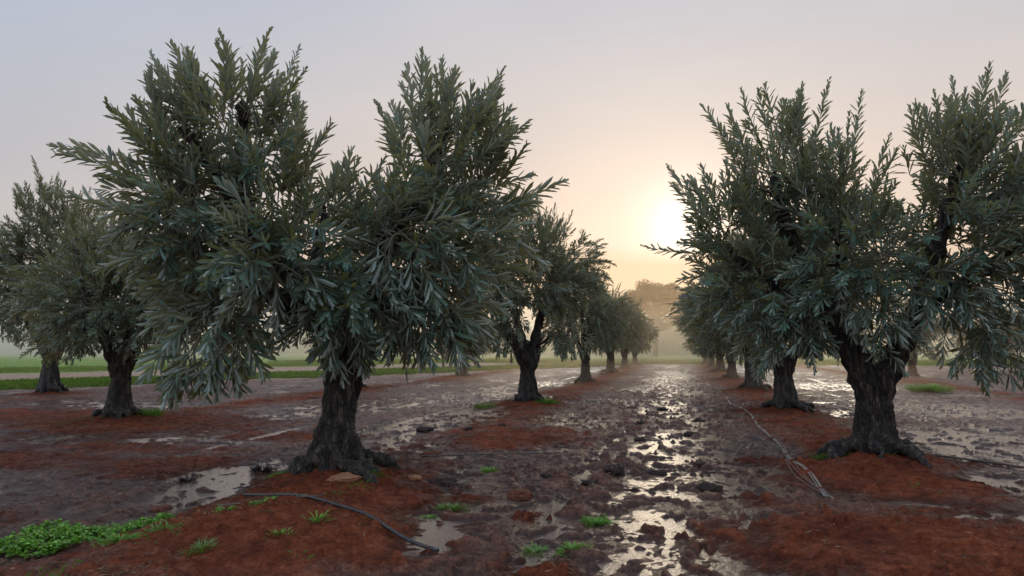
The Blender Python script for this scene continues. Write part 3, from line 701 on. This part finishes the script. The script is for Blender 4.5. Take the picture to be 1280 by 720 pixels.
# field grass along the edge strip
r = np.random.default_rng(8); n = 60000
u = r.random(n) * 60; w = np.where(r.random(n) < .7, r.random(n) * 5.0, 18.5 + r.random(n) * 12)
x = -22.3 + .395 * (u - 8) - .919 * w; y = 22.5 + .919 * (u - 8) + .395 * w
x2 = r.uniform(-45, 45, 60000); y2 = 69 + 30 * r.random(60000) ** 1.5
x = np.concatenate([x, x2]); y = np.concatenate([y, y2]); h = height(x, y); n = len(x); a = r.random(n) * 6.28
k = edge_dist(x, y) > -.1; k |= y > 68.5; x, y, h, a = x[k], y[k], h[k], a[k]; n = len(x)
obj('field_grass', leaf_mesh('field_grass', np.stack([x, y, h - .01], 1), np.stack([np.cos(a), np.sin(a), 1 + r.random(n) * 1.5], 1), np.stack([-np.cos(a), -np.sin(a), np.ones(n)], 1),
     .12 + .18 * r.random(n), .02 + .02 * r.random(n), M_GRASS, False, .3), label='green grass of the verge and field beyond the orchard', category='grass', kind='stuff')

# ---------------------------------------------------------------- clods, stones, hose, sticks
M_CLOD = plain_mat('dark_mud_clod', (.035, .018, .012), (.10, .055, .040), 6, .6, 1.0, .12)
M_CLODR = plain_mat('red_clod', (.10, .028, .012), (.20, .065, .03), 18, .8, .8, .03)
M_STONE = plain_mat('ochre_stone', (.20, .085, .04), (.33, .15, .075), 12, .7, .5, .02)
import bmesh
def lump(name, seed, size, mat, jag=.35):
    bm = bmesh.new(); bmesh.ops.create_icosphere(bm, subdivisions=4, radius=1)
    for v in bm.verts:
        c = v.co.copy(); o3 = Vector((seed * 3.1, seed, 0))
        d = 1 + jag * mnoise.noise(c * 1.3 + o3) + jag * .9 * abs(mnoise.noise(c * 3 + o3)) + jag * .5 * mnoise.noise(c * 7 + o3)
        v.co = Vector((c.x * size[0] * d, c.y * size[1] * d, c.z * size[2] * d))
    me = bpy.data.meshes.new(name); bm.to_mesh(me); bm.free(); me.materials.append(mat)
    me.polygons.foreach_set('use_smooth', np.ones(len(me.polygons), bool)); return me
CL = [(.33, 7.75, .13, 'dark mud clod with pointed top standing in the bright aisle puddle'), (-.12, 7.2, .07, 'flat star-shaped mud clod in the bright puddle, left of the pointed clod'), (-.45, 7.55, .06, 'small round mud clod alone in the bright aisle puddle'),
      (-.95, 7.7, .10, 'dark mud clod at the left edge of the bright aisle puddle'), (-.75, 8.5, .16, 'wide dark mud clod at the back left of the bright puddle'), (-.25, 8.6, .12, 'dark mud clod at the back centre of the bright puddle'),
      (.28, 9.2, .12, 'mud clod behind the pointed clod in the aisle'), (1.0, 9.0, .07, 'small mud clod on the right bank of the aisle puddle'), (-1.5, 8.0, .08, 'mud clod on brown mud left of the aisle puddle'),
      (-.6, 11.6, .12, 'low dark clod in the aisle farther back, left side'), (.25, 12.5, .14, 'low dark clod in the aisle farther back, middle'), (-.7, 14.0, .16, 'ragged dark clod among the far aisle puddles, left'), (.45, 15.0, .15, 'ragged dark clod among the far aisle puddles, right'),
      (-.35, 17.5, .18, 'dark clod far up the aisle, nearly level with the second trees'), (-3.2, 12.6, .10, 'dark clod behind the bare red patch'), (-4.5, 12.0, .16, 'dark lump at the edge of the grey puddle behind the biggest trunk'), (-3.75, 12.3, .12, 'dark lump right of the grey puddle behind the biggest trunk')]
cls = [lump('mud_clod', k + 3, (1, 1, .55), M_CLOD, .55) for k in range(5)]
for i, (x, y, s, lab) in enumerate(CL):
    o = thing('mud_clod', lab, 'mud clod', (x, y, max(hz(x, y), -.005) + .01 * s), i * 1.3, 'mud clods in the aisle', data=cls[i % 5]); o.scale = (s, s * .8, s * (1.1 if i == 0 else .8)); o.scale = tuple(.85 * q for q in o.scale)
r_ = random.Random(4)
for lab, x, y, s, m in [('reddish clod lying on the wet grey mud below the dead plants', -4.73, 5.62, .09, M_CLODR), ('rusty red clod on the silvery puddle right of the biggest tree', -2.42, 6.45, .09, M_CLODR), ('flat red clod in brown mud near the picture centre', -1.55, 6.9, .13, M_CLODR), ('dark flat clod right of the clump on the red mound edge', -2.5, 7.3, .14, M_CLOD)]:
    o = thing('soil_clod', lab, 'soil clod', (x, y, hz(x, y) + .01), r_.random() * 6, data=lump('soil_clod', int(x * 7), (1, .75, .45), m, .45)); o.scale = (s,) * 3
o = thing('stone', 'flat ochre stone at the foot of the biggest tree', 'stone', (-3.42, 6.72, hz(-3.42, 6.72) + .015), .6, data=lump('stone', 5, (.16, .10, .05), M_STONE, .3))
o = thing('stone', 'small pale stone on the red mound right of the biggest tree', 'stone', (-2.85, 7.3, hz(-2.85, 7.3) + .01), .2, data=lump('stone', 8, (.07, .05, .03), M_STONE, .3))

def ground_tube(name, label, cat, pts, rad, mat, n=8, lift=0.0, wob=.0, sides=8, seg=None):
    pp, _ = smooth_path([(x, y, 0) for x, y in pts], [1] * len(pts), n); tb = Tubes(); r = random.Random(len(label))
    P = [(p.x + r.uniform(-wob, wob), p.y + r.uniform(-wob, wob), max(hz(p.x, p.y), 0) + rad * .6 + lift) for p in pp]
    for _ in range(3):
        Z = [q[2] for q in P]; Z = [sum(Z[max(i - 3, 0):i + 4]) / len(Z[max(i - 3, 0):i + 4]) for i in range(len(Z))]
        P = [(q[0], q[1], Z[i] + .004) for i, q in enumerate(P)] if _ < 2 else P
    tb.add(P, [rad] * len(P), sides)
    return thing(name, label, cat, data=tb.mesh(name, mat))
M_HOSE = plain_mat('weathered_hose', (.012, .011, .011), (.055, .052, .052), 30, .38, .2, .004)
M_TAPE = plain_mat('pale_drip_tape', (.12, .10, .09), (.30, .27, .25), 25, .45, .2, .004)
M_STICK = plain_mat('dry_stick', (.05, .035, .025), (.16, .12, .09), 30, .6)
ground_tube('irrigation_hose', 'black plastic irrigation hose lying across the red mound in the foreground', 'hose', [(-4.02, 5.86), (-3.4, 5.70), (-2.85, 5.47), (-2.25, 5.17), (-1.72, 4.88)], .015, M_HOSE, 10, .01)
t = thing('drip_tape', 'frayed pale drip tape running along the mud left of the forked tree', 'drip tape', (0, 0, 0))
main = [(1.46, 7.6), (1.50, 8.6), (1.46, 9.9), (1.55, 11.3), (1.50, 13.5), (1.60, 16.5), (1.45, 19.5), (1.5, 22)]
r = random.Random(12)
for k in range(9):
    tb = Tubes(); j = k * .012
    src = main if k < 4 else main[:r.choice([3, 4, 5])] if k < 7 else main[2:6]
    pp, _ = smooth_path([(x + r.uniform(-.03, .03) - (.04 * k if k > 3 else 0) * r.random() * i, y, 0) for i, (x, y) in enumerate(src)], [1] * len(src), 7)
    zs = [max(hz(p.x, p.y), 0) + .022 for p in pp]; zs = [sum(zs[max(i - 2, 0):i + 3]) / len(zs[max(i - 2, 0):i + 3]) for i in range(len(zs))]
    tb.add([(p.x, p.y, z_) for p, z_ in zip(pp, zs)], [.006 if k < 3 else .0028] * len(pp), 5)
    obj('strand', tb.mesh('strand', M_TAPE), t)
ground_tube('stick', 'long thin straight stick lying on the mud in front of the second left row tree', 'stick', [(-3.42, 8.98), (-2.5, 9.35), (-1.6, 9.66)], .012, M_STICK, 5, .012, .006)
ground_tube('stick', 'long pale stick on the mud right of the forked tree', 'stick', [(3.3, 10.9), (4.0, 10.2), (4.55, 9.6)], .014, M_STICK, 5, .01, .01)
ground_tube('stick', 'thin twig lying on the red mound above the black hose', 'stick', [(-3.9, 5.3), (-3.55, 5.42), (-3.1, 5.7)], .006, M_STICK, 5, .01, .01)
x, y = -16.8, 20.2
o = thing('log', 'short weathered log lying on the mud near the grassy verge', 'log', (x, y, hz(x, y) + .12), .3)
tb = Tubes(); tb.add([(-.5, 0, .02), (-.2, .02, .0), (.3, 0, -.03)], [.04, .06, .07], 9); obj('wood', tb.mesh('wood', M_STICK), o)
tb = Tubes(); tb.add([(-.1, 0, .0), (-.35, -.1, .2)], [.03, .015], 7); obj('branch_stub', tb.mesh('branch_stub', M_STICK), o)

# ---------------------------------------------------------------- mist
def mist(name, lo, hi_, dens, aniso=.78, col=(1, .74, .50)):
    m, nt, out = new_mat('mist_air'); L = nt.links.new
    v = N(nt, 'ShaderNodeVolumeScatter', Density=dens, Anisotropy=aniso); v.inputs[0].default_value = (*col, 1)
    L(v.outputs[0], out.inputs[1])
    (x0, y0, z0), (x1, y1, z1) = lo, hi_
    V = np.array([(x, y, z) for z in (z0, z1) for y in (y0, y1) for x in (x0, x1)], float)
    F = np.array([(0, 2, 3, 1), (4, 5, 7, 6), (0, 1, 5, 4), (2, 6, 7, 3), (0, 4, 6, 2), (1, 3, 7, 5)])
    return obj(name, mesh_from(name, V, [F], [m]), kind='stuff', label='thin golden mist hanging over the far orchard and fields', category='mist')
mist('mist', (-420, 24, -1), (420, 420, 10), .0040)
mist('mist', (-400, 78, -1.1), (400, 400, 7), .014)['label'] = 'thicker golden mist over the fields in front of the distant wood'

mist('ground_mist', (-9, 21, -.9), (9, 76, .95), .011)['label'] = 'low ground mist drifting around the trunks of the farther trees'
# ---------------------------------------------------------------- sky and sun
SUN_EL, SUN_AZ = math.radians(9.8), math.radians(-1.1)   # azimuth measured from +Y
sd = Vector((-math.sin(SUN_AZ) * math.cos(SUN_EL), math.cos(SUN_AZ) * math.cos(SUN_EL), math.sin(SUN_EL)))
w = bpy.data.worlds.new('World'); scene.world = w; w.use_nodes = True
nt = w.node_tree; L = nt.links.new
for n in list(nt.nodes): nt.nodes.remove(n)
out = nt.nodes.new('ShaderNodeOutputWorld'); bg = nt.nodes.new('ShaderNodeBackground'); L(bg.outputs[0], out.inputs[0])
sky = nt.nodes.new('ShaderNodeTexSky'); sky.sky_type = 'NISHITA'; sky.sun_disc = False
sky.sun_elevation = SUN_EL; sky.sun_rotation = SUN_AZ; sky.dust_density = 3.0; sky.air_density = 1.0
tc = nt.nodes.new('ShaderNodeTexCoord')
sepd = nt.nodes.new('ShaderNodeSeparateXYZ'); L(tc.outputs['Generated'], sepd.inputs[0])
dot = nt.nodes.new('ShaderNodeVectorMath'); dot.operation = 'DOT_PRODUCT'; L(tc.outputs['Generated'], dot.inputs[0]); dot.inputs[1].default_value = sd
ang = math_(nt, 'ARCCOSINE', math_(nt, 'MINIMUM', dot.outputs['Value'], 1.0))
el = sepd.outputs[2]
# veil of high haze: colour by height, warmed towards the sun
K = 1.0
haze_up = ramp(nt, el, [(0, (.78, .60, .48)), (.18, (.78, .65, .57)), (.36, (.66, .63, .635)), (.55, (.56, .60, .70)), (1, (1.15, 1.2, 1.35))])  # zenith stop brightened as added fill from above, out of view
def lobe(sig, amp): return math_(nt, 'MULTIPLY', math_(nt, 'EXPONENT', math_(nt, 'MULTIPLY', math_(nt, 'POWER', math_(nt, 'DIVIDE', ang, sig), 2.0), -1.0)), amp)
def add_col(base, fac, colr):
    s = nt.nodes.new('ShaderNodeVectorMath'); s.operation = 'SCALE'; s.inputs[0].default_value = colr; L(fac, s.inputs['Scale'])
    a = nt.nodes.new('ShaderNodeVectorMath'); a.operation = 'ADD'; L(base, a.inputs[0]); L(s.outputs[0], a.inputs[1]); return a.outputs[0]
haze_up = mix(nt, ramp(nt, ang, [(.42, (0,) * 3), (1, (1,) * 3)]), haze_up, mix(nt, 1.0, haze_up, (.74, .86, 1.0), 'MULTIPLY'))
cur = add_col(haze_up, lobe(.60, 1.0), (.06, .03, .0))
cur = add_col(cur, lobe(.17, 1.0), (.13, .095, .06))
cur = add_col(cur, lobe(.06, 1.0), (.32, .35, .38))
cur = add_col(cur, lobe(.035, 1.0), (.5, .45, .35))
# warm bank of low haze under the sun, soft uneven top
nz = nt.nodes.new('ShaderNodeTexNoise'); nz.inputs['Scale'].default_value = 5.0; nz.inputs['Detail'].default_value = 3.0; L(tc.outputs['Generated'], nz.inputs[0])
bank = ramp(nt, math_(nt, 'ADD', el, math_(nt, 'MULTIPLY', math_(nt, 'SUBTRACT', nz.outputs[0], .5), .05)), [(.125, (1,) * 3), (.155, (0,) * 3)])
bk = math_(nt, 'MULTIPLY', bank, lobe(.6, .95))
cur = mix(nt, bk, cur, (.80, .57, .40))
nz2 = nt.nodes.new('ShaderNodeTexNoise'); nz2.inputs['Scale'].default_value = 2.2; nz2.inputs['Detail'].default_value = 4.0
mpp = nt.nodes.new('ShaderNodeMapping'); mpp.inputs['Scale'].default_value = (1, 1, 3.5); L(tc.outputs['Generated'], mpp.inputs[0]); L(mpp.outputs[0], nz2.inputs[0])
var = ramp(nt, nz2.outputs[0], [(.3, (.95, .96, .98)), (.7, (1.05, 1.04, 1.03))])
cur = mix(nt, 1.0, cur, var, 'MULTIPLY')
rear_fill = math_(nt, 'MULTIPLY_ADD', math_(nt, 'SMOOTH_MIN', math_(nt, 'MAXIMUM', math_(nt, 'SUBTRACT', ang, 1.05), 0.0), 1.0, .1), .65, 1.0)  # unseen sky behind the camera brightened, added fill for the crowns
sr = nt.nodes.new('ShaderNodeVectorMath'); sr.operation = 'SCALE'; L(cur, sr.inputs[0]); L(rear_fill, sr.inputs['Scale']); cur = sr.outputs[0]
sc_ = nt.nodes.new('ShaderNodeVectorMath'); sc_.operation = 'SCALE'; sc_.inputs['Scale'].default_value = .05; L(sky.outputs[0], sc_.inputs[0])
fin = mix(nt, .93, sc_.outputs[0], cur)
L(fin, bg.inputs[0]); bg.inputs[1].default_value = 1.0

sl = bpy.data.lights.new('sun', 'SUN'); sl.energy = .7; sl.angle = math.radians(26); sl.color = (1, .80, .56)
so = bpy.data.objects.new('sun', sl); COL.objects.link(so)
so.rotation_euler = (-sd).to_track_quat('-Z', 'Y').to_euler(); so.location = (0, 0, 30)

# ---------------------------------------------------------------- camera
cam = bpy.data.cameras.new('camera'); cam.lens = 24; cam.sensor_width = 36; cam.clip_end = 3000; cam.clip_start = .05
co = bpy.data.objects.new('camera', cam); COL.objects.link(co)
co.location = (0, 0, 1.5); co.rotation_euler = (math.radians(90 + 5.157), 0, math.radians(13.4))
scene.camera = co
scene.view_settings.view_transform = 'Standard'; scene.view_settings.look = 'None'; scene.view_settings.exposure = 0
scene.render.engine = 'CYCLES'
scene.cycles.use_denoising = True
scene.cycles.max_bounces = 7; scene.cycles.diffuse_bounces = 3; scene.cycles.glossy_bounces = 3; scene.cycles.transmission_bounces = 3
scene.cycles.volume_bounces = 1; scene.cycles.transparent_max_bounces = 6
